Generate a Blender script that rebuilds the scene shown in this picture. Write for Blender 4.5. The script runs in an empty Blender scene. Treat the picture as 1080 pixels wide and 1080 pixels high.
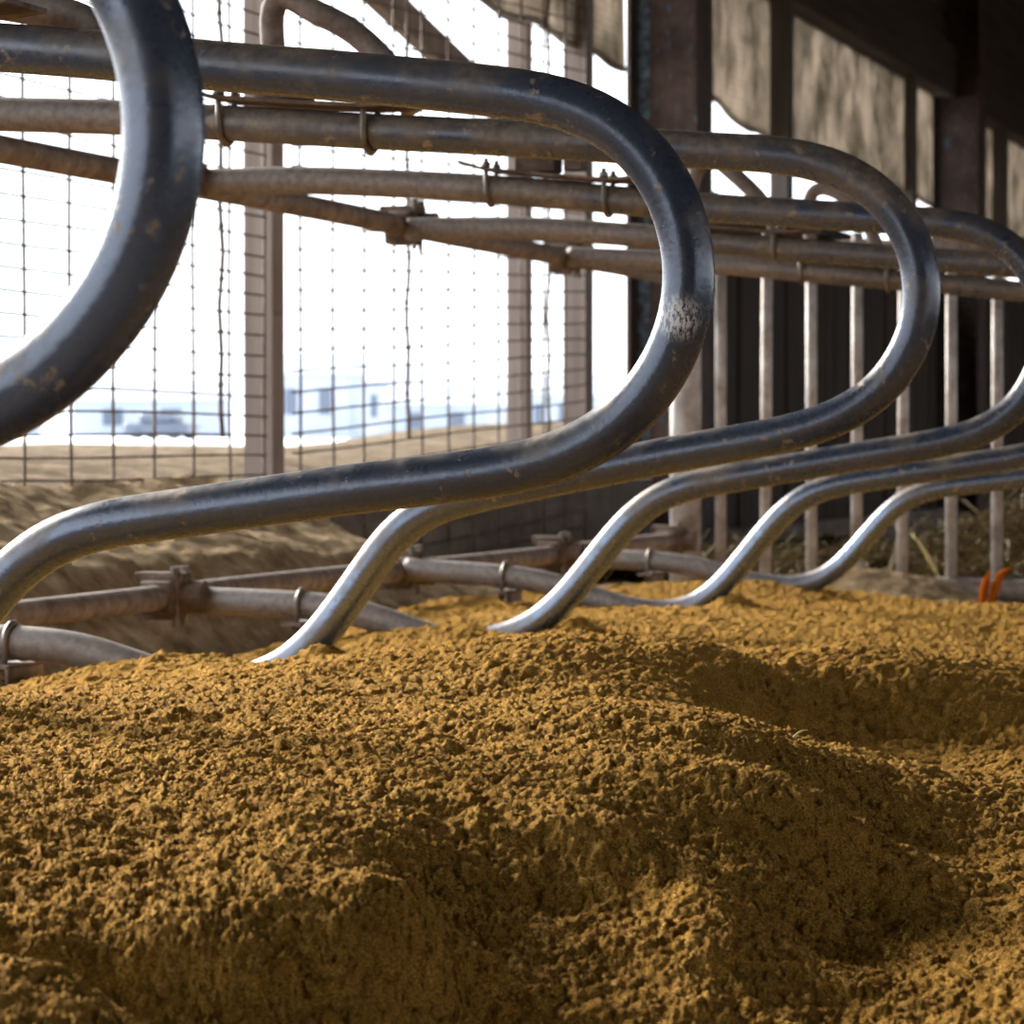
import bpy, bmesh, math, random
import numpy as np
from mathutils import Vector, Matrix
random.seed(7); rng = np.random.default_rng(11)
S = bpy.context.scene
COL = S.collection

# ------------------------------------------------------------------ camera
# world axes: +y runs along the row of stalls, -x is towards the open side wall
F = 3300.0; TH = math.atan(1080.0/F); PT = math.atan(69.0/F); CZ = 0.60
cam_d = bpy.data.cameras.new('camera'); cam = bpy.data.objects.new('camera', cam_d); COL.objects.link(cam)
cam.location = (0, 0, CZ); cam.rotation_euler = (math.pi/2 - PT, 0, TH)
cam_d.sensor_width = 36; cam_d.lens = F/1080*36; cam_d.clip_start = .05; cam_d.clip_end = 900
cam_d.dof.use_dof = True; cam_d.dof.focus_distance = 3.35; cam_d.dof.aperture_fstop = 14
S.camera = cam

# ------------------------------------------------------------------ light
S.view_settings.view_transform = 'Standard'; S.view_settings.look = 'None'
S.view_settings.gamma = 1; S.view_settings.use_curve_mapping = False
S.view_settings.exposure = 0.6
W = bpy.data.worlds.new('overcast_sky'); S.world = W; W.use_nodes = True
wn = W.node_tree; bg = wn.nodes['Background']
tc = wn.nodes.new('ShaderNodeTexCoord'); sp = wn.nodes.new('ShaderNodeSeparateXYZ')
cr = wn.nodes.new('ShaderNodeValToRGB')
cr.color_ramp.elements[0].position = .0; cr.color_ramp.elements[0].color = (.88, .94, 1, 1)
cr.color_ramp.elements[1].position = .5; cr.color_ramp.elements[1].color = (.90, .95, 1, 1)
wn.links.new(tc.outputs['Generated'], sp.inputs[0]); wn.links.new(sp.outputs['Z'], cr.inputs[0])
wn.links.new(cr.outputs[0], bg.inputs[0]); bg.inputs[1].default_value = 2.2
sd = bpy.data.lights.new('sun', 'SUN'); sun = bpy.data.objects.new('sun', sd); COL.objects.link(sun)
sd.energy = 10.0; sd.angle = math.radians(22); sd.color = (1.0, .95, .86)
SUN_TO = Vector((-.86, .52, .43)).normalized()
sun.rotation_euler = SUN_TO.to_track_quat('Z', 'Y').to_euler(); sun.location = SUN_TO*30

# ------------------------------------------------------------------ helpers
CR = cam.rotation_euler.to_matrix()
def ray(px, py): return (CR @ Vector(((px-540)/F, -(py-540)/F, -1)))
def on_y(px, py, Y): d = ray(px, py); t = Y/d.y; return Vector((d.x*t, Y, CZ + d.z*t))
def on_x(px, py, X): d = ray(px, py); t = X/d.x; return Vector((X, d.y*t, CZ + d.z*t))
def on_z(px, py, Z): d = ray(px, py); t = (Z-CZ)/d.z; return Vector((d.x*t, d.y*t, Z))

def tag(o, label=None, cat=None, group=None, kind=None):
    if label: o['label'] = label
    if cat: o['category'] = cat
    if group: o['group'] = group
    if kind: o['kind'] = kind
    return o
def thing(name, label, cat, loc=(0, 0, 0), group=None):
    o = bpy.data.objects.new(name, None); COL.objects.link(o); o.location = loc
    o.empty_display_size = .1
    return tag(o, label, cat, group)
def link(name, bm, m, parent=None, smooth=True, origin=None):
    me = bpy.data.meshes.new(name)
    off = Vector(parent.location) if parent is not None and parent.type == 'EMPTY' else Vector((0, 0, 0))
    if parent is not None and parent.type == 'MESH':
        off = parent.matrix_world.translation.copy() if False else Vector(parent.get('_o', (0, 0, 0)))
    if origin is not None: off = Vector(origin)
    bmesh.ops.translate(bm, vec=-off, verts=bm.verts)
    bmesh.ops.recalc_face_normals(bm, faces=bm.faces)
    bm.to_mesh(me); bm.free()
    if smooth: me.polygons.foreach_set('use_smooth', [True]*len(me.polygons))
    me.materials.append(m)
    o = bpy.data.objects.new(name, me); COL.objects.link(o)
    if parent is not None: o.parent = parent
    elif origin is not None: o.location = origin
    return o
def box(bm, lo, hi, bev=0, rot=None):
    lo = Vector(lo); hi = Vector(hi); c = (lo+hi)/2; s = hi-lo
    r = bmesh.ops.create_cube(bm, size=1)
    vs = r['verts']
    bmesh.ops.scale(bm, vec=s, verts=vs)
    if rot is not None: bmesh.ops.rotate(bm, cent=(0, 0, 0), matrix=rot, verts=vs)
    bmesh.ops.translate(bm, vec=c, verts=vs)
    if bev:
        es = list({e for v in vs for e in v.link_edges})
        bmesh.ops.bevel(bm, geom=es, offset=bev, segments=2, affect='EDGES', profile=.6)
def catmull(pts, n=8):
    P = [pts[0]*2-pts[1]] + list(pts) + [pts[-1]*2-pts[-2]]
    out = []
    for i in range(1, len(P)-2):
        p0, p1, p2, p3 = P[i-1:i+3]
        for k in range(n):
            t = k/n
            out.append(.5*((2*p1) + (p2-p0)*t + (2*p0-5*p1+4*p2-p3)*t*t + (-p0+3*p1-3*p2+p3)*t**3))
    out.append(P[-2]); return out
def resample(pts, step):
    L = [0]
    for a, b in zip(pts, pts[1:]): L.append(L[-1] + (b-a).length)
    n = max(2, int(L[-1]/step)); out = []; j = 0
    for i in range(n+1):
        d = L[-1]*i/n
        while j < len(L)-2 and L[j+1] < d: j += 1
        t = (d-L[j])/max(1e-9, L[j+1]-L[j]); out.append(pts[j].lerp(pts[j+1], t))
    return out
def smooth(pts, it=6):
    for _ in range(it):
        pts = [pts[0]] + [(pts[i-1]+pts[i]*2+pts[i+1])/4 for i in range(1, len(pts)-1)] + [pts[-1]]
    return pts
def tube(bm, pts, r, seg=20, cap=True, rad=None):
    rings = []; up = None
    for i, p in enumerate(pts):
        t = (pts[min(i+1, len(pts)-1)] - pts[max(i-1, 0)]).normalized()
        if up is None:
            up = Vector((0, 1, 0)) if abs(t.y) < .9 else Vector((1, 0, 0))
        a = (up - t*up.dot(t)).normalized(); up = a; b = t.cross(a)
        rr = rad[i] if rad else r
        rings.append([bm.verts.new(p + (a*math.cos(2*math.pi*k/seg) + b*math.sin(2*math.pi*k/seg))*rr) for k in range(seg)])
    for A, B in zip(rings, rings[1:]):
        for k in range(seg): bm.faces.new((A[k], A[(k+1) % seg], B[(k+1) % seg], B[k]))
    if cap: bm.faces.new(rings[0][::-1]); bm.faces.new(rings[-1])
def V(*a): return Vector(a)

# ------------------------------------------------------------------ materials
class NT:
    def __init__(s, name, metallic=0, rough=.8):
        s.m = bpy.data.materials.new(name); s.m.use_nodes = True; s.t = s.m.node_tree
        s.b = s.t.nodes['Principled BSDF']; s.b.inputs['Metallic'].default_value = metallic
        s.b.inputs['Roughness'].default_value = rough
        s.g = s.t.nodes.new('ShaderNodeNewGeometry')
        s.pos = s.g.outputs['Position']
    def n(s, ty): return s.t.nodes.new(ty)
    def l(s, a, b): s.t.links.new(a, b)
    def mapping(s, scale, src=None):
        m = s.n('ShaderNodeMapping'); m.inputs['Scale'].default_value = scale; s.l(src or s.pos, m.inputs['Vector']); return m.outputs[0]
    def noise(s, scale, detail=4, rough=.6, vec=None, out='Fac'):
        k = s.n('ShaderNodeTexNoise'); k.inputs['Scale'].default_value = scale; k.inputs['Detail'].default_value = detail
        k.inputs['Roughness'].default_value = rough; s.l(vec or s.pos, k.inputs['Vector']); return k.outputs[out]
    def ramp(s, fac, stops):
        r = s.n('ShaderNodeValToRGB'); e = r.color_ramp.elements
        while len(e) < len(stops): e.new(.5)
        for k, (p, c) in enumerate(stops):
            e[k].position = p; e[k].color = tuple(c)+(1,) if len(c) == 3 else c
        s.l(fac, r.inputs[0]); return r.outputs[0]
    def gray(s, fac, a, b, x=0., y=1.): return s.ramp(fac, [(a, (x,)*3), (b, (y,)*3)])
    def math(s, op, a, b=None, clamp=False):
        k = s.n('ShaderNodeMath'); k.operation = op; k.use_clamp = clamp
        for i, v in enumerate((a, b)):
            if v is None: continue
            if isinstance(v, (int, float)): k.inputs[i].default_value = v
            else: s.l(v, k.inputs[i])
        return k.outputs[0]
    def mix(s, f, a, b, mode='MIX'):
        k = s.n('ShaderNodeMix'); k.data_type = 'RGBA'; k.blend_type = mode
        for i, v in ((0, f), (6, a), (7, b)):
            if isinstance(v, (int, float)): k.inputs[i].default_value = v
            elif isinstance(v, tuple): k.inputs[i].default_value = v+(1,)
            else: s.l(v, k.inputs[i])
        return k.outputs[2]
    def col(s, c):
        if isinstance(c, tuple): s.b.inputs['Base Color'].default_value = c+(1,)
        else: s.l(c, s.b.inputs['Base Color'])
    def set(s, k, v):
        if isinstance(v, (int, float)): s.b.inputs[k].default_value = v
        else: s.l(v, s.b.inputs[k])
    def bump(s, h, strength=.4, dist=.01, prev=None):
        k = s.n('ShaderNodeBump'); k.inputs['Strength'].default_value = strength; k.inputs['Distance'].default_value = dist
        s.l(h, k.inputs['Height'])
        if prev: s.l(prev, k.inputs['Normal'])
        s.l(k.outputs[0], s.b.inputs['Normal']); return k.outputs[0]
    def sep(s):
        k = s.n('ShaderNodeSeparateXYZ'); s.l(s.pos, k.inputs[0]); return k.outputs

# galvanised pipe, more dust and rust away from the rubbed legs
def pipe_mat(name, dust_bias, patch=None):
    T = NT(name, 1, .35); x, y, z = T.sep()
    n1 = T.noise(9, 6, .65); n2 = T.noise(70, 3, .6); n3 = T.noise(3.2, 3, .5)
    clean = T.ramp(n3, [(.3, (.045, .057, .09)), (.7, (.085, .105, .15))])
    # farther back along the pipe (more negative x) = dustier, high up = dustier
    back = T.math('MULTIPLY', T.math('ADD', x, 1.1), -.16)
    hi = T.math('MULTIPLY', T.math('SUBTRACT', z, .55), .30)
    d = T.math('ADD', T.math('ADD', n1, back), T.math('ADD', hi, dust_bias))
    sn = T.n('ShaderNodeSeparateXYZ'); T.l(T.g.outputs['Normal'], sn.inputs[0])     # dust settles on upward faces
    d = T.math('ADD', d, T.math('MULTIPLY', sn.outputs[2], .19))
    d = T.gray(d, .50, .72)
    old = T.math('ADD', T.gray(T.math('MULTIPLY', T.math('ADD', T.math('ADD', x, 1.95), T.math('MULTIPLY', n1, -.5)), -1.0), .05, .35), 0.0, True)
    d = T.math('MAXIMUM', d, old)
    rub = T.gray(T.math('ADD', z, T.math('MULTIPLY', n3, .06)), .44, .58, 1, 0)       # legs rubbed bright by the animals
    clean = T.mix(T.math('MULTIPLY', rub, .9), clean, (.17, .205, .275))
    rust = T.mix(old, T.ramp(n2, [(.3, (.06, .04, .025)), (.7, (.25, .185, .12))]), T.ramp(n2, [(.3, (.15, .105, .08)), (.7, (.33, .27, .22))]))
    sc = T.noise(38, 4, .7); spots = T.math('MULTIPLY', T.gray(sc, .62, .67), .8)
    fac = T.math('MAXIMUM', T.math('MULTIPLY', d, .82), spots)
    c = T.mix(fac, clean, rust); c = T.mix(spots, c, (.30, .225, .15))
    met = T.math('MULTIPLY', T.math('ADD', .38, T.math('MULTIPLY', rub, .42)), T.math('SUBTRACT', 1.0, T.math('MULTIPLY', fac, .95)))
    ro = T.math('ADD', T.math('MULTIPLY', fac, .38), T.math('ADD', .20, T.math('MULTIPLY', n2, .14)))
    if patch is not None:
        vd = T.n('ShaderNodeVectorMath'); vd.operation = 'DISTANCE'; T.l(T.pos, vd.inputs[0]); vd.inputs[1].default_value = patch
        near = T.gray(vd.outputs['Value'], .008, .028, 1, 0)
        sp_ = T.math('MULTIPLY', near, T.gray(T.noise(300, 5, .75, T.mapping((1, 1, .4))), .46, .54))
        c = T.mix(sp_, c, (.85, .83, .82)); met = T.math('MULTIPLY', met, T.math('SUBTRACT', 1.0, sp_))
        ro = T.math('ADD', ro, T.math('MULTIPLY', sp_, .3))
    T.col(c); T.set('Specular IOR Level', .9); T.set('Metallic', met); T.set('Roughness', ro)
    T.bump(T.math('ADD', T.noise(140, 3, .6), T.math('MULTIPLY', fac, .6)), .22, .0015)
    return T.m
M = {}
for i, b in enumerate([-.09, -.12, -.08, -.08, -.08, -.06]):
    M['pipe%d' % i] = pipe_mat('galvanised_pipe_%d' % i, b, tuple(on_y(716, 335, 3.21-.028)) if i == 1 else None)
def rusty(name, a, b, c, rough=.75, met=.25, sc=22):
    T = NT(name, met, rough); n = T.noise(sc, 6, .7)
    T.col(T.ramp(n, [(.3, a), (.5, b), (.7, c)])); T.bump(T.noise(160, 4, .7), .35, .002); return T.m
M['rail'] = rusty('dusty_rail', (.10, .065, .045), (.22, .165, .135), (.34, .28, .24))
M['clamp'] = rusty('rusty_casting', (.05, .03, .022), (.13, .085, .06), (.24, .18, .14), .9, .1)
M['bolt'] = rusty('bolt_steel', (.08, .06, .05), (.2, .17, .14), (.33, .3, .27), .5, .6)
M['bar'] = rusty('fence_bar_steel', (.22, .16, .13), (.42, .37, .34), (.60, .58, .57), .6, .2, 12)
M['wire'] = rusty('mesh_wire', (.05, .035, .025), (.14, .10, .075), (.22, .18, .15), .6, .4)
def wood(name, a, b, axis=2, sc=1.):
    T = NT(name, 0, .88); s = [22*sc]*3; s[axis] = 1.1*sc
    v = T.mapping(tuple(s)); n = T.noise(1, 7, .65, v); m2 = T.noise(2.4, 3, .5)
    c = T.mix(T.math('MULTIPLY', m2, .7), T.ramp(n, [(.3, a), (.7, b)]), tuple(.5*(p+q)*.7 for p, q in zip(a, b)))
    T.col(c); T.bump(n, .5, .004); return T.m
M['post'] = wood('weathered_post', (.20, .15, .125), (.40, .33, .29), 2)
M['stud'] = wood('grey_stud', (.07, .055, .045), (.17, .14, .12), 2)
M['header'] = wood('header_board', (.045, .034, .027), (.13, .10, .08), 1)
M['board'] = wood('dark_side_board', (.016, .011, .009), (.10, .065, .045), 2)
M['roof'] = wood('roof_sheet', (.008, .008, .008), (.025, .022, .02), 0)
def steelcol():
    T = NT('rusted_column_paint', .2, .7); n = T.noise(6, 6, .7); n2 = T.noise(30, 5, .7, T.mapping((1, 1, .35)))
    c = T.ramp(n, [(.32, (.035, .022, .018)), (.5, (.085, .05, .038)), (.7, (.13, .085, .07))])
    x, y, z = T.sep()
    # flaked blue paint left along the outer flange
    edge = T.math('MULTIPLY', T.gray(x, .0, 1.), 0)
    c = T.mix(T.gray(n2, .60, .66), c, (.10, .16, .21))
    T.col(c); T.bump(n2, .4, .003); return T.m
M['column'] = steelcol()
T = NT('blue_flaked_paint', 0, .7); T.col(T.ramp(T.noise(26, 5, .75), [(.42, (.05, .035, .03)), (.56, (.12, .20, .26)), (.7, (.30, .42, .48))])); M['bluepaint'] = T.m
def curtain_mat():
    T = NT('woven_curtain_fabric', 0, .95)
    n = T.noise(1.2, 6, .75, T.mapping((8, 8, 1.6))); n2 = T.noise(3.0, 5, .7)
    c = T.mix(T.gray(n2, .35, .65), T.ramp(n, [(.25, (.30, .265, .23)), (.52, (.42, .375, .33)), (.8, (.52, .47, .42))]), (.15, .135, .11))
    x, y, z = T.sep()
    lines = T.math('SINE', T.math('MULTIPLY', z, 210)); c = T.mix(T.gray(lines, .6, 1., 0, .25), c, (.12, .105, .085))
    T.col(c)
    tr = T.n('ShaderNodeBsdfTranslucent'); T.l(c, tr.inputs[0])
    mx = T.n('ShaderNodeMixShader'); mx.inputs[0].default_value = .7
    out = T.t.nodes['Material Output']; T.l(T.b.outputs[0], mx.inputs[1]); T.l(tr.outputs[0], mx.inputs[2]); T.l(mx.outputs[0], out.inputs[0])
    return T.m
M['curtain'] = curtain_mat()
def sand_mat():
    T = NT('golden_sand', 0, .95)
    n = T.noise(26, 6, .75); f = T.noise(420, 4, .8); big = T.noise(2.0, 3, .5)
    c = T.ramp(f, [(.38, (.16, .062, .007)), (.5, (.45, .225, .030)), (.62, (.78, .49, .13))])
    c = T.mix(T.gray(n, .35, .6, .42, 0), c, (.20, .085, .015))
    c = T.mix(T.gray(big, .4, .65, 0, .25), c, (.38, .21, .04))
    T.col(c); T.set('Specular IOR Level', .1)
    b1 = T.noise(190, 6, .85); b2 = T.noise(600, 3, .8)
    T.bump(T.math('ADD', b1, T.math('MULTIPLY', b2, .8)), 1.0, .0035); return T.m
M['sand'] = sand_mat()
def soil_mat():
    T = NT('brown_soil', 0, .95); n = T.noise(14, 6, .7); f = T.noise(120, 4, .7)
    c = T.ramp(n, [(.3, (.20, .12, .06)), (.5, (.50, .345, .20)), (.68, (.72, .54, .34))])
    c = T.mix(T.gray(f, .54, .60, 0, .85), c, (.55, .34, .08))
    T.col(c); T.set('Specular IOR Level', .1); T.bump(T.math('ADD', n, T.noise(60, 6, .8)), 1, .045); return T.m
M['soil'] = soil_mat()
def snow_mat():
    T = NT('snow_and_thawed_dirt', 0, .9); x, y, z = T.sep()
    n = T.noise(.6, 5, .6); d = T.math('ADD', x, T.math('MULTIPLY', n, 3.2))
    dirt = T.ramp(T.noise(7, 8, .8), [(.38, (.05, .036, .024)), (.62, (.24, .19, .14))])
    k = T.math('ADD', T.math('MULTIPLY', T.math('ADD', d, 9.5), .9), 0.0, True)
    T.col(T.mix(k, (.86, .90, .95), dirt)); T.set('Specular IOR Level', 0.); return T.m
M['snow'] = snow_mat()
T = NT('concrete', 0, .9); T.col(T.ramp(T.noise(7, 7, .7), [(.3, (.10, .075, .055)), (.7, (.24, .19, .155))])); T.bump(T.noise(60, 4), .4, .004); M['concrete'] = T.m
T = NT('hay_blades', 0, .8); T.col(T.ramp(T.noise(26, 4, .7), [(.35, (.06, .04, .015)), (.55, (.18, .125, .048)), (.72, (.36, .28, .11))])); M['hay'] = T.m
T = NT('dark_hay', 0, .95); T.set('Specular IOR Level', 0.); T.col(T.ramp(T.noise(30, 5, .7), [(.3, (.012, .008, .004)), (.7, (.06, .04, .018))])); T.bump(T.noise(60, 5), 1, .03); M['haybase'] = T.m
T = NT('orange_twine', 0, .8); T.col(T.ramp(T.noise(220, 3), [(.35, (.16, .035, .004)), (.65, (.50, .13, .008))])); T.set('Specular IOR Level', 0.); M['orange'] = T.m
T = NT('straw_yellow', 0, .6); T.col((.72, .60, .26)); M['straw'] = T.m
def plain(name, c, r=.8):
    T = NT(name, 0, r); T.col(T.mix(T.noise(3, 3), tuple(v*.85 for v in c), c)); return T.m
M['hw'] = plain('pale_house_wall', (.33, .37, .44)); M['hr'] = plain('house_roof_blue', (.6, .64, .7)); M['hg'] = plain('house_window', (.08, .10, .14), .3)

# ------------------------------------------------------------------ structure
AW = 3.60                                     # side wall plane x = -AW
def struct(name, bm, m, smooth=False): return tag(link(name, bm, m, smooth=smooth), kind='structure')
bm = bmesh.new(); box(bm, (-AW-.12, -6, -.25), (9, 30, 0)); struct('floor', bm, M['concrete'])
bm = bmesh.new(); box(bm, (-AW-.6, -6, 4.3), (9, 30, 4.4)); struct('ceiling', bm, M['roof'])
bm = bmesh.new(); box(bm, (9, -6, 0), (9.15, 30, 1.0)); box(bm, (9, -6, 2.7), (9.15, 30, 4.3)); struct('wall_right', bm, M['board'])  # unseen wall; its long gap is added to let in sky fill light
bm = bmesh.new(); box(bm, (9.15, -40, -.3), (120, 60, -.05)); struct('unseen_ground', bm, M['snow'])  # unseen ground added outside, beyond the gap in the right wall
bm = bmesh.new(); box(bm, (-AW-.12, -6.15, 0), (9.15, -6, 4.3)); struct('wall_back', bm, M['board'])  # unseen wall, put in to block sky light from behind the camera
bm = bmesh.new(); box(bm, (-AW-.12, 30, 0), (9.15, 30.15, 4.3)); struct('wall_far', bm, M['board'])
# low concrete foundation of the open side
bm = bmesh.new(); box(bm, (-AW-.12, -6, 0), (-AW+.10, 12.6, .47), .012); box(bm, (-AW-.12, 12.6, 0), (-AW+.10, 30, .22), .012)
struct('wall_left', bm, M['concrete'])
# outside ground
def grid_mesh(name, xs, ys, zf, m, smooth=True):
    X, Y = np.meshgrid(xs, ys); Z = zf(X, Y); nx, ny = len(xs), len(ys)
    co = np.stack([X, Y, Z], -1).reshape(-1, 3)
    i = np.arange((ny-1)*nx).reshape(ny-1, nx)[:, :-1].ravel()
    q = np.stack([i, i+1, i+nx+1, i+nx], -1)
    me = bpy.data.meshes.new(name); me.vertices.add(len(co)); me.vertices.foreach_set('co', co.astype(np.float32).ravel())
    me.loops.add(q.size); me.loops.foreach_set('vertex_index', q.ravel().astype(np.int32))
    me.polygons.add(len(q)); me.polygons.foreach_set('loop_start', (np.arange(len(q))*4).astype(np.int32))
    me.polygons.foreach_set('loop_total', np.full(len(q), 4, np.int32))
    me.update(calc_edges=True); me.validate()
    me.polygons.foreach_set('use_smooth', [smooth]*len(me.polygons)); me.materials.append(m)
    o = bpy.data.objects.new(name, me); COL.objects.link(o); return o
# tileless value noise
def vnoise(X, Y, freq, seed):
    r = np.random.default_rng(seed); G = r.random((512, 512))
    x = X*freq+137.3; y = Y*freq+71.9; xi = np.floor(x).astype(int); yi = np.floor(y).astype(int)
    fx = x-xi; fy = y-yi; fx = fx*fx*(3-2*fx); fy = fy*fy*(3-2*fy)
    g = lambda a, b: G[a % 512, b % 512]
    return (g(xi, yi)*(1-fx)+g(xi+1, yi)*fx)*(1-fy) + (g(xi, yi+1)*(1-fx)+g(xi+1, yi+1)*fx)*fy - .5
def rotn(X, Y, f, s):
    a = s*1.3; c, d = math.cos(a), math.sin(a); return vnoise(X*c-Y*d, X*d+Y*c, f, s)
def zout(X, Y):
    d = -X-AW
    z = .47 + .07*np.clip(d/1.0, 0, 1) + .012*np.clip(d-1, 0, 8) + .008*np.clip(d-9, 0, 140) + .16*np.exp(-((d-2.2)/1.1)**2)*np.clip((Y-14.5)/2.5, 0, 1)
    z = z + rotn(X, Y, .8, 3)*.09*np.clip(d/1.5, 0, 1)
    return z
xs = -AW-.10 - np.concatenate([np.linspace(0, 8, 60), np.geomspace(8.5, 420, 50)])
ys = np.concatenate([np.linspace(-10, 60, 160), np.geomspace(62, 800, 40)])
tag(grid_mesh('snowy_ground', xs[::-1], ys, zout, M['snow']), kind='structure')

# header, upper boards
bm = bmesh.new(); box(bm, (-AW-.05, -6, 2.80), (-AW+.12, 30, 3.12), .01); struct('trim_1', bm, M['header'])
bm = bmesh.new()
for k in range(6): box(bm, (-AW-.03, -6, 3.125+k*.2), (-AW+.05, 30, 3.32+k*.2), .006)
struct('trim_2', bm, M['header'])
# low boarded side beyond the first steel column
bm = bmesh.new(); y = 12.98
while y < 29.8:
    w = random.uniform(.17, .22); box(bm, (-AW-.05, y, .2), (-AW+random.uniform(-.012, .012), y+w-.008, 1.72), .004); y += w
box(bm, (-AW-.08, 12.98, 1.70), (-AW+.05, 29.8, 1.76), .005)
struct('trim_3', bm, M['board'])

# steel H columns
def column(Y, label):
    t = thing('steel_column', label, 'column', (-AW+.12, Y, 0), 'steel columns along the open side')
    cx = -AW+.12
    bm = bmesh.new(); box(bm, (cx-.14, Y-.008, 0), (cx+.14, Y+.008, 4.3)); link('web', bm, M['column'], t, False)
    for s in (-1, 1):
        bm = bmesh.new(); box(bm, (cx+s*.145-.009, Y-.13, 0), (cx+s*.145+.009, Y+.13, 4.3), .003); link('flange', bm, M['column'], t, False)
    if Y > 15: return
    bm = bmesh.new(); box(bm, (cx-.135, Y-.013, .3), (cx-.085, Y-.0082, 4.0)); tag(link('paint_strip', bm, M['bluepaint'], t, False), 'flaking pale blue paint')
column(12.77, 'rusty steel column with flaking blue paint behind the complete front loop')
column(19.7, 'dark rusty steel column farther off, near the upper right corner')

def post(name, Y, x, w, z0, z1, m, label, cat='post', g=None, d=None):
    bm = bmesh.new(); d = d or w
    box(bm, (x-w/2, Y-d/2, z0), (x+w/2, Y+d/2, z1), .006)
    o = link(name, bm, m, None, False, origin=(x, Y, z0)); return tag(o, label, cat, g)
PG = 'wooden posts of the open side'
post('wooden_post', on_x(285, 300, -AW).y, -AW-.02, .095, .45, 2.9, M['post'], 'pale wooden post left of the cords, standing alone behind the wire mesh', g=PG)
post('wooden_post', on_x(548, 300, -AW-.30).y, -AW-.30, .085, .48, 3.0, M['post'], 'bleached wooden post just outside, the left of the pair by the first steel column', g=PG)
post('wooden_post', on_x(615, 300, -AW).y, -AW-.02, .10, .45, 2.9, M['post'], 'pale wooden post closest to the left side of the first steel column', g=PG)
SG = 'grey studs holding the curtain'
post('wall_stud', on_x(812, 100, -AW).y, -AW+.06, .095, 1.76, 2.80, M['stud'], 'grey stud between the two steel columns, in the middle of the curtain', 'stud', SG, .12)
post('wall_stud', on_x(950, 150, -AW).y, -AW+.06, .06, 1.76, 2.80, M['stud'], 'grey stud set close against the farther steel column', 'stud', SG, .12)
post('wall_stud', on_x(1046, 180, -AW).y, -AW+.06, .095, 1.76, 2.80, M['stud'], 'grey stud beyond the farther steel column', 'stud', SG, .12)
# diagonal brace outside
bm = bmesh.new(); a = on_x(130, -262, -AW-.12); b = on_x(546, 132, -AW-.12); 
d = (b-a).normalized(); box(bm, (-.025, -(b-a).length/2, -.055), (.025, (b-a).length/2, .055), .005)
q = Vector((0, 1, 0)).rotation_difference(d)
bmesh.ops.rotate(bm, cent=(0, 0, 0), matrix=q.to_matrix(), verts=bm.verts)
o = link('diagonal_brace', bm, M['post'], None, False, origin=None); o.location = (a+b)/2
tag(o, 'pale slanting wooden brace high behind the front loop, at the top of the opening', 'brace')

# curtain, hanging in bays between the columns
def curtain(y0, y1, zb, label, sag):
    n = max(12, int((y1-y0)*14)); bm = bmesh.new(); rows = 16; vs = []
    for i in range(n+1):
        y = y0+(y1-y0)*i/n; u = i/n
        bot = zb + sag(y) + .012*math.sin(y*9)
        r = []
        for j in range(rows+1):
            v = j/rows; z = 2.82*(1-v)+bot*v
            r.append(bm.verts.new((-AW-.01 + .008*math.sin(y*5.3+z*2)*v + .004*math.sin(y*13+1)*v, y, z)))
        vs.append(r)
    for i in range(n):
        for j in range(rows): bm.faces.new((vs[i][j], vs[i+1][j], vs[i+1][j+1], vs[i][j+1]))
    hem = [v[-1].co.copy() for v in vs]
    sol = link('side_curtain', bm, M['curtain'], None, origin=(-AW, (y0+y1)/2, 2.9))
    md = sol.modifiers.new('thickness', 'SOLIDIFY'); md.thickness = .004
    tag(sol, label, 'curtain', 'rolled side curtains')
    bm = bmesh.new(); tube(bm, hem, .014, 8); h = link('hem', bm, M['curtain'], None)
    h.parent = sol; h.matrix_parent_inverse = Matrix.Translation(-Vector((-AW, (y0+y1)/2, 2.9)))
def sagA(y): return .02*math.sin(y*1.3)
def sagB(y): return .085*max(0, 1-((y-13.6)/1.1)**2)
curtain(2.0, 12.5, 2.18, 'tan side curtain gathered above the opening left of the first steel column', sagA)
curtain(13.05, 19.45, 2.12, 'tan stained side curtain between the two steel columns', sagB)
curtain(19.98, 29.5, 2.10, 'tan side curtain beyond the farther steel column', sagA)

# rafters
for k, y in enumerate((13.2, 16.6, 20.2, 23.8)):
    bm = bmesh.new(); box(bm, (-AW, y-.05, 4.05), (8.9, y+.05, 4.295), .01)
    tag(link('roof_rafter', bm, M['header'], None, False, origin=(0, y, 4.1)), 'dark roof rafter crossing under the black roof', 'rafter', 'dark roof rafters')

# curtain cords
for k, (px, side) in enumerate(((233, 'just right of the nearest loop, left of the lone wooden post'), (430, 'passing behind the upper clamp near the middle of the opening'), (578, 'between the pair of wooden posts'), (-38, 'out past the left edge'))):
    Y = on_x(px, 300, -AW+.02).y
    bm = bmesh.new(); pts = [V(-AW+.02+.004*math.sin(j*1.7+k), Y+.006*math.sin(j*.9+k), 2.9-j*.0758) for j in range(31)]
    tube(bm, pts, .0075, 8)
    for j in range(2, 30, 2): bmesh.ops.create_icosphere(bm, subdivisions=1, radius=.0115, matrix=Matrix.Translation(pts[j]))
    if px > 0: tag(link('hanging_cord', bm, M['wire'], None), 'thin brown cord hanging '+side, 'cord', 'curtain cords')
    else: bm.free()

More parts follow.
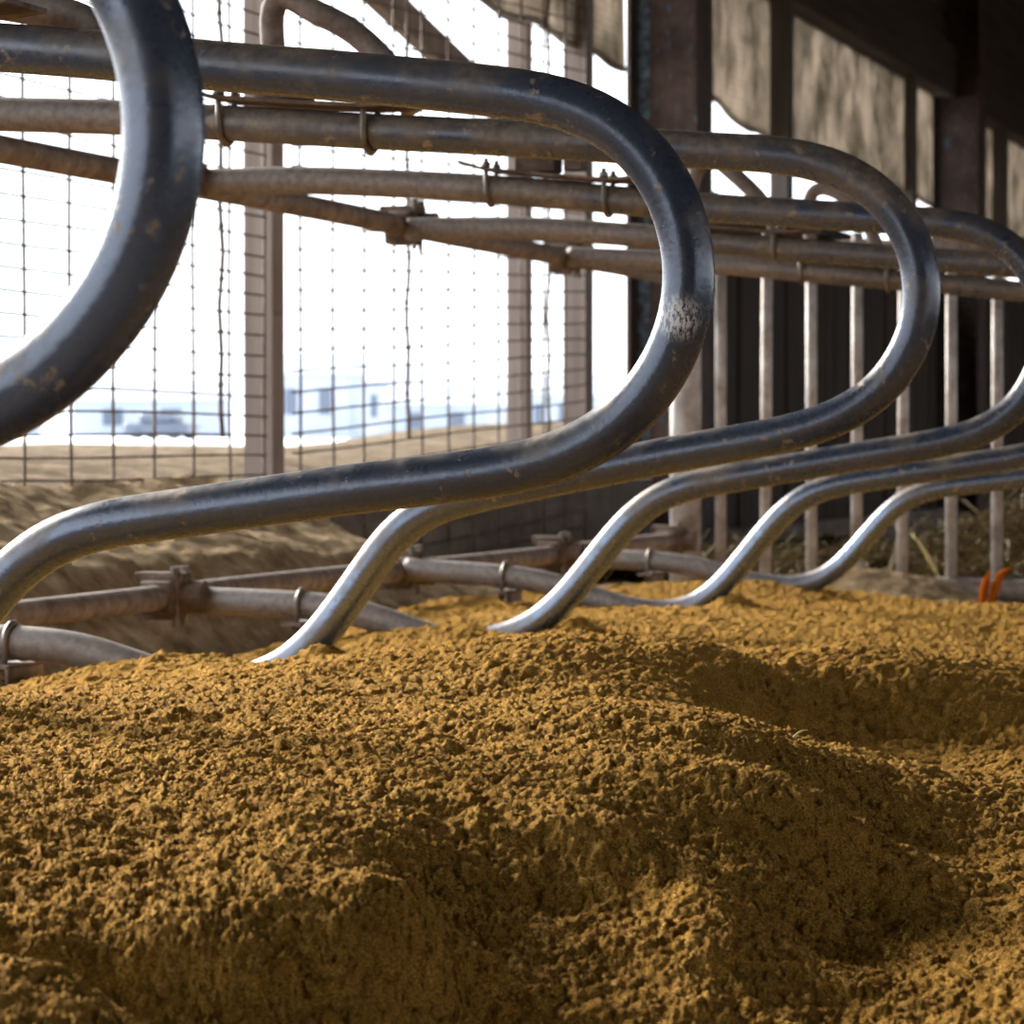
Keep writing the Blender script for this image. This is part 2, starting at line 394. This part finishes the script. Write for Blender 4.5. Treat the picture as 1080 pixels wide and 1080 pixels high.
# welded wire mesh
def panel(y0, y1, z0, z1, dy, dz, x, tilt, label, ystart):
    bm = bmesh.new(); c = V(x, y0, .6)
    def P(y, z): return V(x, y, z + (y-y0)*tilt)
    y = ystart
    while y < y1:
        pts = [P(y+.004*math.sin(z*5+y*7)-0*tilt, z) for z in np.arange(z0, z1, .12)]
        tube(bm, pts, .0046, 6, False); y += dy
    z = z0
    while z < z1:
        pts = [P(yy, z)+V(.006+.003*math.sin(yy*4+z*9), 0, .003*math.sin(yy*3.1+z*14)) for yy in np.arange(y0, y1+.01, .25)]
        tube(bm, pts, .0034, 5, False); z += dz
    return tag(link('wire_mesh_panel', bm, M['wire'], None), label, 'wire mesh', 'welded wire mesh panels')
XM = -AW+.13
yA = on_x(25, 300, XM).y; yS = on_x(303, 300, XM).y; yE = on_x(634, 300, XM).y
panel(yA-.75, yS, .46, 2.3, .25, .057, XM, 0.0, 'welded wire mesh panel on the left, up to the lone wooden post', yA-.75)
panel(yS+.02, yE, .10, 2.3, .265, .060, XM, .045, 'slightly tilted wire mesh panel between the lone post and the first steel column', yS+.10)

# far houses
def house(px, py, dist, w, h, label):
    d = ray(px, py); t = dist/math.hypot(d.x, d.y); x, y = d.x*t, d.y*t
    z0 = float(zout(np.array([x]), np.array([y]))[0])-.3
    t = thing('farmhouse', label, 'building', (x, y, z0), 'pale buildings far across the snow')
    bm = bmesh.new(); box(bm, (x-w/2, y-.8, z0), (x+w/2, y+.8, z0+h)); wl = link('wall', bm, M['hw'], t, False)
    bm = bmesh.new()
    vs = [bm.verts.new(p) for p in ((x-w/2-.15, y-1, z0+h), (x+w/2+.15, y-1, z0+h), (x+w/2+.15, y+1, z0+h), (x-w/2-.15, y+1, z0+h), (x-w/2-.15, y, z0+h+.7), (x+w/2+.15, y, z0+h+.7))]
    for f in ((0, 1, 5, 4), (2, 3, 4, 5), (0, 4, 3), (1, 2, 5), (0, 3, 2, 1)): bm.faces.new([vs[i] for i in f])
    link('roof', bm, M['hr'], t, False)
    for k in range(2):
        bm = bmesh.new(); xx = x-w/2+w*(.22+.42*k); box(bm, (xx, y-.85, z0+h*.45), (xx+w*.14, y-.7, z0+h*.8)); link('window', bm, M['hg'], t, False)
for (px, w, h, dist, lab) in ((-30, 3.0, 1.5, 110, 'low pale shed seen far off at the left edge'), (160, 3.6, 1.3, 112, 'pale farmhouse far across the snow, left of the lone wooden post'), (334, 2.0, 2.0, 108, 'tallest pale farmhouse far off, just right of the lone wooden post'),
    (412, 1.3, 2.1, 126, 'small blue-grey farmhouse far off beside the cord'), (468, 2.4, 1.2, 106, 'long low pale farm building far off, left of the pair of posts'), (508, 1.6, 1.5, 124, 'pale blue-grey farm building far off, just left of the pair of posts'), (640, 1.6, 1.4, 100, 'pale farmhouse far off beside the first steel column'), (588, 1.5, 1.6, 114, 'small pale farmhouse far off between the pair of posts')):
    house(px, 430, dist, w*1.5, h*1.25, lab)
# distant dark vehicle
p = on_z(0, 0, .6)
d = ray(172, 462); dd = 46/math.hypot(d.x, d.y); cx, cy = d.x*dd, d.y*dd; zz = float(zout(np.array([cx]), np.array([cy]))[0])
t = thing('parked_car', 'tiny dark car parked far out on the snow at left', 'car', (cx, cy, zz))
bm = bmesh.new(); box(bm, (cx-.5, cy-.3, zz+.08), (cx+.5, cy+.3, zz+.26), .05); box(bm, (cx-.28, cy-.26, zz+.26), (cx+.25, cy+.26, zz+.40), .05); link('body', bm, M['hg'], t)
for s in (-1, 1):
    for q in (-1, 1):
        bm = bmesh.new(); tube(bm, [V(cx+s*.3, cy+q*.24, zz+.09), V(cx+s*.3, cy+q*.31, zz+.09)], .09, 14); link('wheel', bm, M['hg'], t)

# ------------------------------------------------------------------ sand bedding
YD = [1.91+1.3*k for k in range(6)]
cp = []   # x, y, z
for px, py, z in ((300, 703, .255), (530, 674, .233), (700, 646, .223), (840, 620, .214), (-85, 740, .30), (160, 694, .262), (445, 662, .243),
    (640, 705, .265), (560, 740, .285), (400, 740, .29), (200, 740, .295), (20, 740, .29), (780, 690, .252), (900, 680, .225), (1000, 668, .205), (900, 642, .168), (1080, 650, .148),
    (200, 800, .288), (20, 800, .285), (400, 800, .285), (560, 790, .288), (690, 780, .292), (780, 764, .298), (860, 788, .265), (965, 842, .215), (915, 812, .24),
    (200, 880, .265), (30, 880, .27), (340, 880, .266), (30, 950, .243), (200, 935, .25), (200, 972, .236), (300, 974, .229), (380, 982, .222), (415, 992, .214), (30, 985, .230), (330, 930, .250),
    (200, 1075, .172), (60, 1075, .182), (330, 1075, .166), (260, 1020, .206), (380, 1030, .192), (430, 1078, .155), (500, 1075, .148), (600, 1075, .143), (660, 1040, .152),
    (560, 848, .266), (500, 860, .262), (430, 880, .26), (430, 940, .243), (610, 848, .268), (650, 868, .256), (540, 985, .185), (600, 985, .182), (660, 980, .180), (480, 990, .190), (560, 950, .200), (620, 940, .205),
    (740, 940, .212), (740, 1000, .180), (740, 1075, .142), (700, 900, .222), (700, 818, .276), (790, 832, .266), (860, 850, .250), (940, 900, .180), (900, 960, .158), (860, 1012, .143), (820, 930, .200), (960, 1040, .142), (1010, 980, .152), (840, 1070, .134), (60, 1020, .222),
    (1080, 800, .187), (1080, 900, .180), (1080, 1000, .168), (1080, 1080, .160), (1000, 900, .172), (1080, 720, .195), (1080, 690, .20),
    (850, 722, .264), (950, 720, .256), (1015, 733, .238), (780, 728, .270), (900, 802, .174), (960, 796, .176), (1032, 774, .188), (830, 792, .190), (900, 770, .196), (980, 765, .200), (720, 735, .278)):
    p = on_z(px, py, z); cp.append((p.x, p.y, z))
cp += [(-2.6, 3.0, .20), (-2.55, 4.2, .12), (-2.5, 5.3, .12), (-2.55, 6.3, .17), (-2.5, 7.2, .215), (-2.5, 8.5, .195), (-2.2, 10, .09), (-1, 10, .05), (.3, 10, .04), (-.5, 9, .09), (.5, 9, .10), (1.2, 6, .12), (1.2, 3, .10), (.6, 1.6, .10), (-.6, 1.6, .10), (-1.6, 1.4, .14), (-2.4, 1.6, .2), (.2, 4.5, .15), (.3, 6.5, .16), (-1.2, 7.5, .22), (-1.5, 8.9, .135)]
cp = np.array(cp)
def fit(cp, lam=.0004):
    n = len(cp); D = np.linalg.norm(cp[:, None, :2]-cp[None, :, :2], axis=-1)
    K = np.where(D > 0, D*D*np.log(np.maximum(D, 1e-9)), 0) + np.eye(n)*lam
    Pm = np.c_[np.ones(n), cp[:, :2]]; A = np.zeros((n+3, n+3)); A[:n, :n] = K; A[:n, n:] = Pm; A[n:, :n] = Pm.T
    return np.linalg.solve(A, np.r_[cp[:, 2], 0, 0, 0])
wgt = fit(cp)
def base(X, Y):
    gx = np.linspace(-3, 1.6, 240); gy = np.linspace(1.0, 10.6, 520); GX, GY = np.meshgrid(gx, gy)
    Z = wgt[-3]+wgt[-2]*GX+wgt[-1]*GY
    for k in range(len(cp)):
        r2 = (GX-cp[k, 0])**2+(GY-cp[k, 1])**2; Z += wgt[k]*.5*r2*np.log(np.maximum(r2, 1e-12))
    Z = np.clip(Z, .05, .36)
    u = np.clip((X+3)/4.6*239, 0, 238.999); v = np.clip((Y-1)/9.6*519, 0, 518.999); a = u.astype(int); b = v.astype(int); fx = u-a; fy = v-b
    return (Z[b, a]*(1-fx)+Z[b, a+1]*fx)*(1-fy)+(Z[b+1, a]*(1-fx)+Z[b+1, a+1]*fx)*fy
def crumb(X, Y, amp=1.):
    z = 0
    for f, h, s in ((4, .006, 1), (9, .0032, 2), (19, .0026, 4), (38, .0026, 5), (75, .0030, 6), (140, .0028, 7), (270, .0020, 10)):
        z = z + rotn(X, Y, f, s)*2*h
    clump = np.clip(rotn(X, Y, 26, 8)+rotn(X, Y, 57, 9)*.7+.02, 0, 1)**2; z = z + clump*.012
    z = z + np.random.default_rng(5).normal(0, .0012, X.shape)
    return z*amp
def mounds(X, Y):
    z = 0*X
    for Yd, px, py in ((YD[2], 348, 697), (YD[3], 612, 655), (YD[4], 775, 634)):
        p = on_y(px, py, Yd); r2 = (X-p.x)**2+(Y-(p.y-.03))**2; z = z+.030*np.exp(-r2/(2*.035**2))
    return z
def zsand(X, Y):
    # the loose layer thins out on the steep cut sides, where it is smoother
    return base(X, Y) + crumb(X, Y) + mounds(X, Y)
ys = [1.75]
while ys[-1] < 10.0: ys.append(ys[-1] + max(.0030, ys[-1]*.00125))
ys = np.array(ys); nx = 1100
# rows fan out with the distance so that the grid stays even: x = -k*(y+1.2)
def sand():
    left = -np.minimum(2.62, .62*ys+.25)*1.0; right = np.minimum(1.1, .08*ys-.02)
    nf = 1020; uf = np.minimum(np.arange(nx)/(nf-1), 1.0); ue = np.clip((np.arange(nx)-(nf-1))/(nx-nf), 0, 1)**1.3
    X = left[:, None]+(right-left)[:, None]*uf[None, :]+(1.5-right)[:, None]*ue[None, :]; Y = np.repeat(ys[:, None], nx, 1)
    Z = zsand(X, Y); ny = len(ys)
    co = np.stack([X, Y, Z], -1).reshape(-1, 3)
    i = np.arange((ny-1)*nx).reshape(ny-1, nx)[:, :-1].ravel(); q = np.stack([i, i+1, i+nx+1, i+nx], -1)
    me = bpy.data.meshes.new('sand_bedding'); me.vertices.add(len(co)); me.vertices.foreach_set('co', co.astype(np.float32).ravel())
    me.loops.add(q.size); me.loops.foreach_set('vertex_index', q.ravel().astype(np.int32))
    me.polygons.add(len(q)); me.polygons.foreach_set('loop_start', (np.arange(len(q))*4).astype(np.int32))
    me.polygons.foreach_set('loop_total', np.full(len(q), 4, np.int32)); me.update(calc_edges=True)
    me.polygons.foreach_set('use_smooth', [True]*len(me.polygons)); me.materials.append(M['sand'])
    o = bpy.data.objects.new('sand_bedding', me); COL.objects.link(o)
    tag(o, 'deep loose golden sand bedding in mounds and hollows over the foreground', 'sand', kind='stuff')
    print('sand verts', len(co))
sand()
# coarse continuation around the visible bed (near and right of it)
# soil bank between the rails and the side wall
def zsoil(X, Y):
    a = -X
    t = np.clip((a-2.60)/.88, 0, 1); t = np.where(t<.4, t*1.7, .68+(t-.4)*.533)
    endf = np.clip((9.4-Y-.6*(3.3-a))/1.5, 0, 1); endf = endf*endf*(3-2*endf)
    top = .0+.49*t*endf + .14*(1-endf)
    top = top + .035*np.clip((8-Y)/1.5, 0, 1)*t
    return top + rotn(X, Y, 3, 21)*.05*(.3+t) + rotn(X, Y, 9, 22)*.03 + rotn(X, Y, 30, 23)*.016 + rotn(X, Y, 80, 24)*.004
tag(grid_mesh('soil_bank', np.linspace(-AW+.11, -2.2, 170), np.linspace(1.5, 12.6, 900), zsoil, M['soil']), 'brown crumbly soil banked up against the foundation behind the lower rail', 'soil', kind='stuff')

# ------------------------------------------------------------------ rails with clamps
XR = -2.617; R = .0278
def rail_pts(p1, p2, y0, y1):
    a = on_x(*p1, XR); b = on_x(*p2, XR); s = (b.z-a.z)/(b.y-a.y); return lambda y: a.z+s*(y-a.y)
ztop = rail_pts((20, 160), (580, 268), 0, 0); zbot = rail_pts((10, 648), (560, 587), 0, 0)
XRo = XR-.045
def clamp(zf, px, parent, first):
    y = on_x(px, 400, XR).y; z = zf(y)
    bm = bmesh.new()
    box(bm, (XR-.048, y-.030, z-.046), (XR+.036, y+.034, z+.046), .012)
    box(bm, (XR-.040, y-.052, z-.034), (XR+.03, y+.052, z+.034), .012)
    box(bm, (XR-.062, y-.022, z+.030), (XR+.046, y+.022, z+.050), .005)
    tube(bm, [V(XR-.01, y+.01, z), V(XR+.075, y+.02, z)], .0335, 18)
    c = link('clamp', bm, M['clamp'], parent, False)
    for s in (-1, 1):
        b2 = bmesh.new(); tube(b2, [V(XR+.03, y+s*.022-.0, z-.058), V(XR+.03, y+s*.022, z+.060)], .006, 6); tube(b2, [V(XR+.03, y+s*.022, z+.050), V(XR+.03, y+s*.022, z+.062)], .011, 6)
        bb = link('bolt', b2, M['bolt'], None, False); bb.parent = c
        bb.location = (0, 0, 0)
        for v in bb.data.vertices: v.co -= Vector(parent.location)
    return y
for nm, zf, pxs, lab in (('upper_rail', ztop, (-179, 176, 428, 597, 715), 'long rusty pipe rail crossing the opening at upper level behind the loops'),
                         ('lower_rail', zbot, (-179, 175, 425, 585, 708), 'long dusty pipe rail just above the sand behind the dividers')):
    t = thing(nm, lab, 'rail', (XR, 2.2, zf(2.2)))
    bm = bmesh.new(); tube(bm, [V(XR, y, zf(y)+.002*math.sin(y*2.2)) for y in np.arange(2.2, 9.9, .25)], R*.93, 20); link('pipe', bm, M['rail'], t)
    for px in pxs: clamp(zf, px, t, False)

# ------------------------------------------------------------------ stall dividers
TR = {
0: [(-1900, -215), (-1200, -205), (-700, -190), (-100, -158), (0, -140), (60, -115), (110, -78), (140, -40), (158, 0), (172, 37), (183, 82), (187, 137), (184, 180), (175, 227), (159, 272), (134, 318), (104, 360), (75, 390), (40, 416), (0, 437), (-60, 458), (-150, 475), (-300, 497), (-700, 560), (-795, 590), (-850, 660), (-930, 800), (-1010, 920), (-1100, 965), (-1250, 950), (-1400, 900), (-1900, 865)],
1: [(-745, 5), (-400, 22), (-200, 36), (0, 50), (120, 59), (230, 70), (360, 80), (500, 94), (565, 100), (610, 108), (652, 129), (692, 166), (718, 212), (731, 265), (732, 318), (714, 374), (682, 425), (642, 462), (600, 482), (555, 494), (470, 505), (360, 517), (180, 543), (100, 553), (62, 563), (28, 583), (0, 612), (-25, 648), (-55, 693), (-85, 735), (-125, 765), (-190, 780), (-290, 777), (-420, 758), (-760, 738)],
2: [(-172, 116), (-90, 118), (0, 120.5), (130, 124), (240, 130), (300, 133), (360, 137), (500, 144), (640, 152), (720, 158), (800, 161), (842, 165), (880, 173), (912, 189), (940, 211), (961, 241), (973, 272), (977, 304), (974, 336), (963, 370), (943, 402), (918, 425), (884, 443), (837, 457), (787, 466), (720, 477), (640, 493), (560, 509), (490, 524), (450, 534), (427, 548), (410, 567), (384, 609), (352, 653), (325, 688), (296, 710), (255, 722), (205, 722), (163, 713), (130, 699), (100, 688), (60, 680), (0, 677), (-172, 668)],
3: [(178, 192), (230, 193), (300, 190), (400, 193), (515, 199), (600, 206), (680, 214), (760, 220), (860, 226), (960, 233), (1020, 237), (1052, 247), (1078, 267), (1098, 297), (1108, 335), (1105, 372), (1092, 408), (1072, 435), (1040, 456), (1000, 466), (920, 479), (860, 489), (780, 503), (718, 513), (690, 525), (668, 542), (648, 566), (625, 596), (602, 626), (578, 651), (550, 668), (520, 677), (485, 680), (455, 674), (425, 662), (390, 649), (345, 640), (300, 637), (200, 633), (180, 632)],
4: [(430, 242), (470, 241), (560, 241), (640, 246), (760, 256), (820, 262), (900, 268), (1000, 275), (1080, 281), (1130, 287), (1168, 302), (1192, 330), (1202, 362), (1195, 402), (1172, 440), (1135, 466), (1080, 481), (1000, 493), (920, 505), (872, 513), (845, 523), (823, 543), (803, 567), (780, 596), (758, 623), (735, 640), (705, 648), (670, 644), (627, 631), (582, 615), (537, 608), (480, 604), (428, 600)],
5: [(600, 271), (640, 272), (750, 278), (850, 287), (940, 295), (1000, 300), (1080, 308), (1180, 318), (1222, 330), (1250, 352), (1263, 382), (1258, 415), (1238, 448), (1200, 476), (1150, 494), (1080, 504), (1000, 513), (965, 520), (944, 533), (928, 550), (909, 573), (889, 596), (870, 611), (845, 619), (815, 618), (785, 612), (753, 602), (720, 595), (686, 591), (640, 590), (588, 585)]}
LAB = {0: 'nearest grey pipe loop, cut off by the left edge of the picture',
       1: 'large dark pipe divider with its complete loop in the middle, white scrape on the bend',
       2: 'pipe divider whose full loop hangs right of centre, leg entering the sand at lower left',
       3: 'pipe divider with bend cut by the right edge, leg reaching the sand near the middle',
       4: 'fourth clean bright leg from the left among the dividers, its loop out of frame',
       5: 'farthest pipe divider, its slim leg nearest the orange twine'}
LAB[4] = 'pipe divider, second farthest, with its pale leg just left of the farthest leg'
UB = {0: None, 1: (-242, -47), 2: (237, 393), 3: (517, 640), 4: (707, 817), 5: (847, 938)}
LB = {1: -400, 2: 12, 3: 320, 4: 537, 5: 685}
def at_px(pts, px, top=True):
    best = None
    for i in range(1, len(pts)-1):
        s = PX(pts[i])
        if best is None or abs(s-px) < best[0]: best = (abs(s-px), i)
    return best[1]
def PX(p):
    v = CR.transposed() @ (p-Vector((0, 0, CZ))); return 540+F*v.x/-v.z
def ubolt(bm, p, t, r, nut_up=True):
    # U around the pipe, open side towards the plate
    up = V(0, 0, 1 if nut_up else -1); side = V(0, 1, 0)
    pts = [p+side*(r+.004)+up*(r+.030)]
    for k in range(13):
        a = math.pi*k/12; pts.append(p+side*(r+.004)*math.cos(a)-up*(r+.004)*math.sin(a))
    pts.append(p-side*(r+.004)+up*(r+.030))
    tube(bm, pts, .0052, 8)
    for s in (1, -1):
        c = p+side*(r+.004)*s+up*(r+.017); tube(bm, [c-up*.005, c+up*.005], .0095, 6)
for k in range(6):
    Y = YD[k]
    raw = [on_y(px, py, Y) for px, py in TR[k]]
    pts = smooth(resample(catmull(raw, 8), .02), 14 if k else 20); pts = resample(pts, .016)
    # the two ends lean over to their clamps on the rails
    if k >= 2:
        cy = on_x(UBC, 400, XR).y if False else None
    root = thing('stall_divider', LAB[k], 'stall divider', (pts[0].x+.9, Y, .25), 'bent pipe stall dividers')
    rr = .0278 if k != 0 else .0278
    bm = bmesh.new(); tube(bm, pts, rr, 28); link('bent_pipe', bm, M['pipe%d' % k], root)
    if UB[k]:
        half = [p for p in pts[:len(pts)//2]]
        tops = []
        for px in UB[k]:
            i = at_px(half[:int(len(half)*.85)], px); p = half[i]; tops.append(p)
            bm = bmesh.new(); ubolt(bm, p, None, rr); link('u_bolt', bm, M['bolt'], root)
        a, b = tops; d = (b-a)
        # flat plate lying on the two U-bolts, upturned toes
        bm = bmesh.new(); prof = [(-.22, .010), (-.12, .004), (0, 0), (.5, -.001), (1, 0), (1.16, .004), (1.38, .014)]
        vs = []
        for u, h in prof:
            c = a+d*u+V(0, 0, rr+.008+h)
            vs.append([bm.verts.new(c+V(0, s*.052, q*.003)) for s, q in ((-1, -1), (1, -1), (1, 1), (-1, 1))])
        for A, B in zip(vs, vs[1:]):
            for j in range(4): bm.faces.new((A[j], A[(j+1) % 4], B[(j+1) % 4], B[j]))
        bm.faces.new(vs[0][::-1]); bm.faces.new(vs[-1]); link('saddle_plate', bm, M['clamp'], root, False)
        # short lug blocks carried between plate and pipe above
        bm = bmesh.new(); c = a+d*.45+V(0, 0, rr+.026)
        box(bm, c-V(.05, .03, .014), c+V(.03, .03, .016), .005); box(bm, c+V(.045, -.02, -.012), c+V(.085, .02, .018), .005); link('lug', bm, M['clamp'], root, False)
    if k in LB:
        i = at_px(pts[int(len(pts)*.8):], LB[k]) + int(len(pts)*.8); p = pts[i]
        bm = bmesh.new(); ubolt(bm, p, None, rr, False); link('u_bolt', bm, M['bolt'], root)
        bm = bmesh.new(); box(bm, p+V(-.022, -.062, -rr-.012), p+V(.022, .062, -rr-.004), .002)
        box(bm, p+V(.016, -.062, -rr-.034), p+V(.022, .062, -rr-.006), .002); link('foot_plate', bm, M['rail'], root, False)

# hoops of pipe rising from the saddle plates
def hoop(pix, Y, r, label):
    pts = smooth(resample(catmull([on_y(px, py, Y) for px, py in pix], 8), .012), 5)
    bm = bmesh.new(); tube(bm, pts, r, 18); tag(link('pipe_hoop', bm, M['rail'], None, origin=tuple(pts[0])), label, 'pipe', 'small pipe hoops above the dividers')
hoop([(-200, -40), (-100, -16), (0, 3), (60, 13), (95, 25), (118, 46), (130, 75)], YD[1]+.09, .0200, 'brown rusty pipe end at the top left corner, just above the front divider')
hoop([(298, 112), (290, 70), (287, 38), (286, 14), (291, -4), (306, -6), (322, 8), (345, 18), (368, 30), (392, 50), (418, 80), (436, 118)], YD[2]+.09, .0195, 'small bent pipe hoop at the top, left of centre, behind the front loop')
hoop([(856, 268), (854, 240), (853, 222), (854, 206), (861, 198), (872, 199), (886, 205), (900, 217), (915, 236), (926, 262)], YD[5]+.11, .0190, 'small bent pipe hoop seen inside the second full loop')
hoop([(722, 226), (728, 200), (735, 178), (745, 165), (757, 169), (772, 182), (790, 198), (806, 216), (822, 246)], YD[4]+.11, .0190, 'dark slanting pipe hoop between the two full loops')

# ------------------------------------------------------------------ end fence
YF = 9.75
FN = thing('pipe_fence', 'pale upright pipe bars fence closing the far end of the row', 'fence', tuple(on_y(722, 585, YF)))
bm = bmesh.new(); p = on_y(723, 585, YF); q = on_y(723, 262, YF); tube(bm, [V(p.x, YF, p.z-.1), V(p.x, YF, q.z)], .050, 24)
tag(link('end_post', bm, M['bar'], FN), 'thick round end post')
x0 = on_y(760, 500, YF).x; x1 = on_y(1052, 500, YF).x; dx = (x1-x0)/6
zb = on_y(980, 612, YF).z; zt = on_y(900, 262, YF).z
for k in range(9):
    x = x0+dx*k+[0, 0, .002, 0, -.003, .004, 0, 0, 0][k]
    bm = bmesh.new(); tube(bm, [V(x, YF, zb), V(x+.004*math.sin(k*2.), YF, zt+.05)], .0178, 14); link('bar', bm, M['bar'], FN)
bm = bmesh.new(); tube(bm, [V(x0-.1, YF, zt), V(x1+1.2, YF, zt)], .026, 16); link('top_rail', bm, M['rail'], FN)
bm = bmesh.new(); tube(bm, [V(x0+.25+.1*j, YF-.01, zb-.028+.003*math.sin(j*1.7)) for j in range(26)], .036, 18); link('bottom_rail', bm, M['rail'], FN)
# hay beyond the fence
def zhay(X, Y): return .17 + .34*np.clip((Y-9.85)/1.7, 0, 1)**.7*np.clip((X+2.3)/.8, .02, 1) + rotn(X, Y, 3, 31)*.10 + rotn(X, Y, 12, 32)*.04
tag(grid_mesh('hay_heap', np.linspace(-3.3, .6, 140), np.linspace(9.85, 13.5, 130), zhay, M['haybase']), 'dim brown heap of hay beyond the pipe fence', 'hay', kind='stuff')
bm = bmesh.new()
for k in range(5200):
    x = random.uniform(-3.2, .5); y = 9.83+random.random()**1.6*2.4; z = float(zhay(np.array([x]), np.array([y]))[0])+random.uniform(-.005, .03)
    L = random.uniform(.04, .16); a = random.uniform(0, math.tau); e = random.uniform(-.5, .8); dr = V(math.cos(a)*math.cos(e), math.sin(a)*math.cos(e)*.6, math.sin(e)); bend = V(random.uniform(-1, 1), random.uniform(-1, 1), random.uniform(-1, .6))*L*.25
    w = random.uniform(.0012, .003); p = V(x, y, z); sd_ = dr.cross(V(random.random(), random.random(), random.random()+.1)).normalized()*w
    prev = None
    for j in range(4):
        u = j/3; c = p+dr*L*u+bend*u*u; cur = (bm.verts.new(c-sd_), bm.verts.new(c+sd_))
        if prev: bm.faces.new((prev[0], prev[1], cur[1], cur[0]))
        prev = cur
tag(link('hay_strands', bm, M['hay'], None, False), 'loose tangled hay stalks lying on the heap behind the bars', 'hay', kind='stuff')
def stalk(a, b, r, label, m='straw', bendz=.01):
    bm = bmesh.new(); pts = [a.lerp(b, t/8)+V(0, 0, bendz*math.sin(math.pi*t/8)) for t in range(9)]
    tube(bm, pts, r, 8, rad=[r*(1-.55*i/8) for i in range(9)])
    tag(link('straw_stalk', bm, M[m], None, origin=tuple(a)), label, 'straw', 'single straw stalks')
stalk(on_y(991, 610, YF+.1), on_y(962, 563, YF+.1), .007, 'single yellow-green stalk leaning between two fence bars')
stalk(on_y(934, 614, YF-.09), on_y(918, 605, YF-.07), .008, 'short bright pale straw bit lying at the foot of the fence', bendz=.003)
stalk(on_z(833, 783, .272), on_z(852, 770, .285), .0016, 'thin pale straw lying on the sand ridge at right', bendz=.004)
# rough soil at the foot of the fence
def zfoot(X, Y): return .10 + .12*np.exp(-((X+1.95)/.30)**2)*np.exp(-((Y-9.55)/.22)**2) + rotn(X, Y, 8, 41)*.03 + rotn(X, Y, 30, 42)*.016
tag(grid_mesh('trodden_soil', np.linspace(-3.0, .8, 260), np.linspace(9.05, 9.95, 90), zfoot, M['soil']), 'trodden dull brown soil along the foot of the pipe fence', 'soil', kind='stuff')
# orange twine ends
tw = thing('orange_twine', 'two frayed bright orange twine ends sticking up from the sand at the right', 'twine', tuple(on_y(1040, 642, 8.6)))
for pix in ([(1038, 648), (1037, 628), (1041, 612), (1044, 603)], [(1044, 648), (1047, 630), (1053, 613), (1058, 604), (1066, 599)]):
    pts = resample(catmull([on_y(px, py, 8.6) for px, py in pix], 6), .004); bm = bmesh.new()
    n = len(pts); rad = [.0105*min(1, (n-i)/(n*.35)+.15)*(1+.18*math.sin(i*2.4)) for i in range(n)]
    tube(bm, pts, .01, 10, rad=rad)
    for i in range(0, n, 1):
        for s in range(3):
            a = random.uniform(0, math.tau); c = pts[i]; e = V(math.cos(a), math.sin(a), .5)*rad[i]*1.45
            tube(bm, [c, c+e], .0012, 4)
    link('strand', bm, M['orange'], tw)
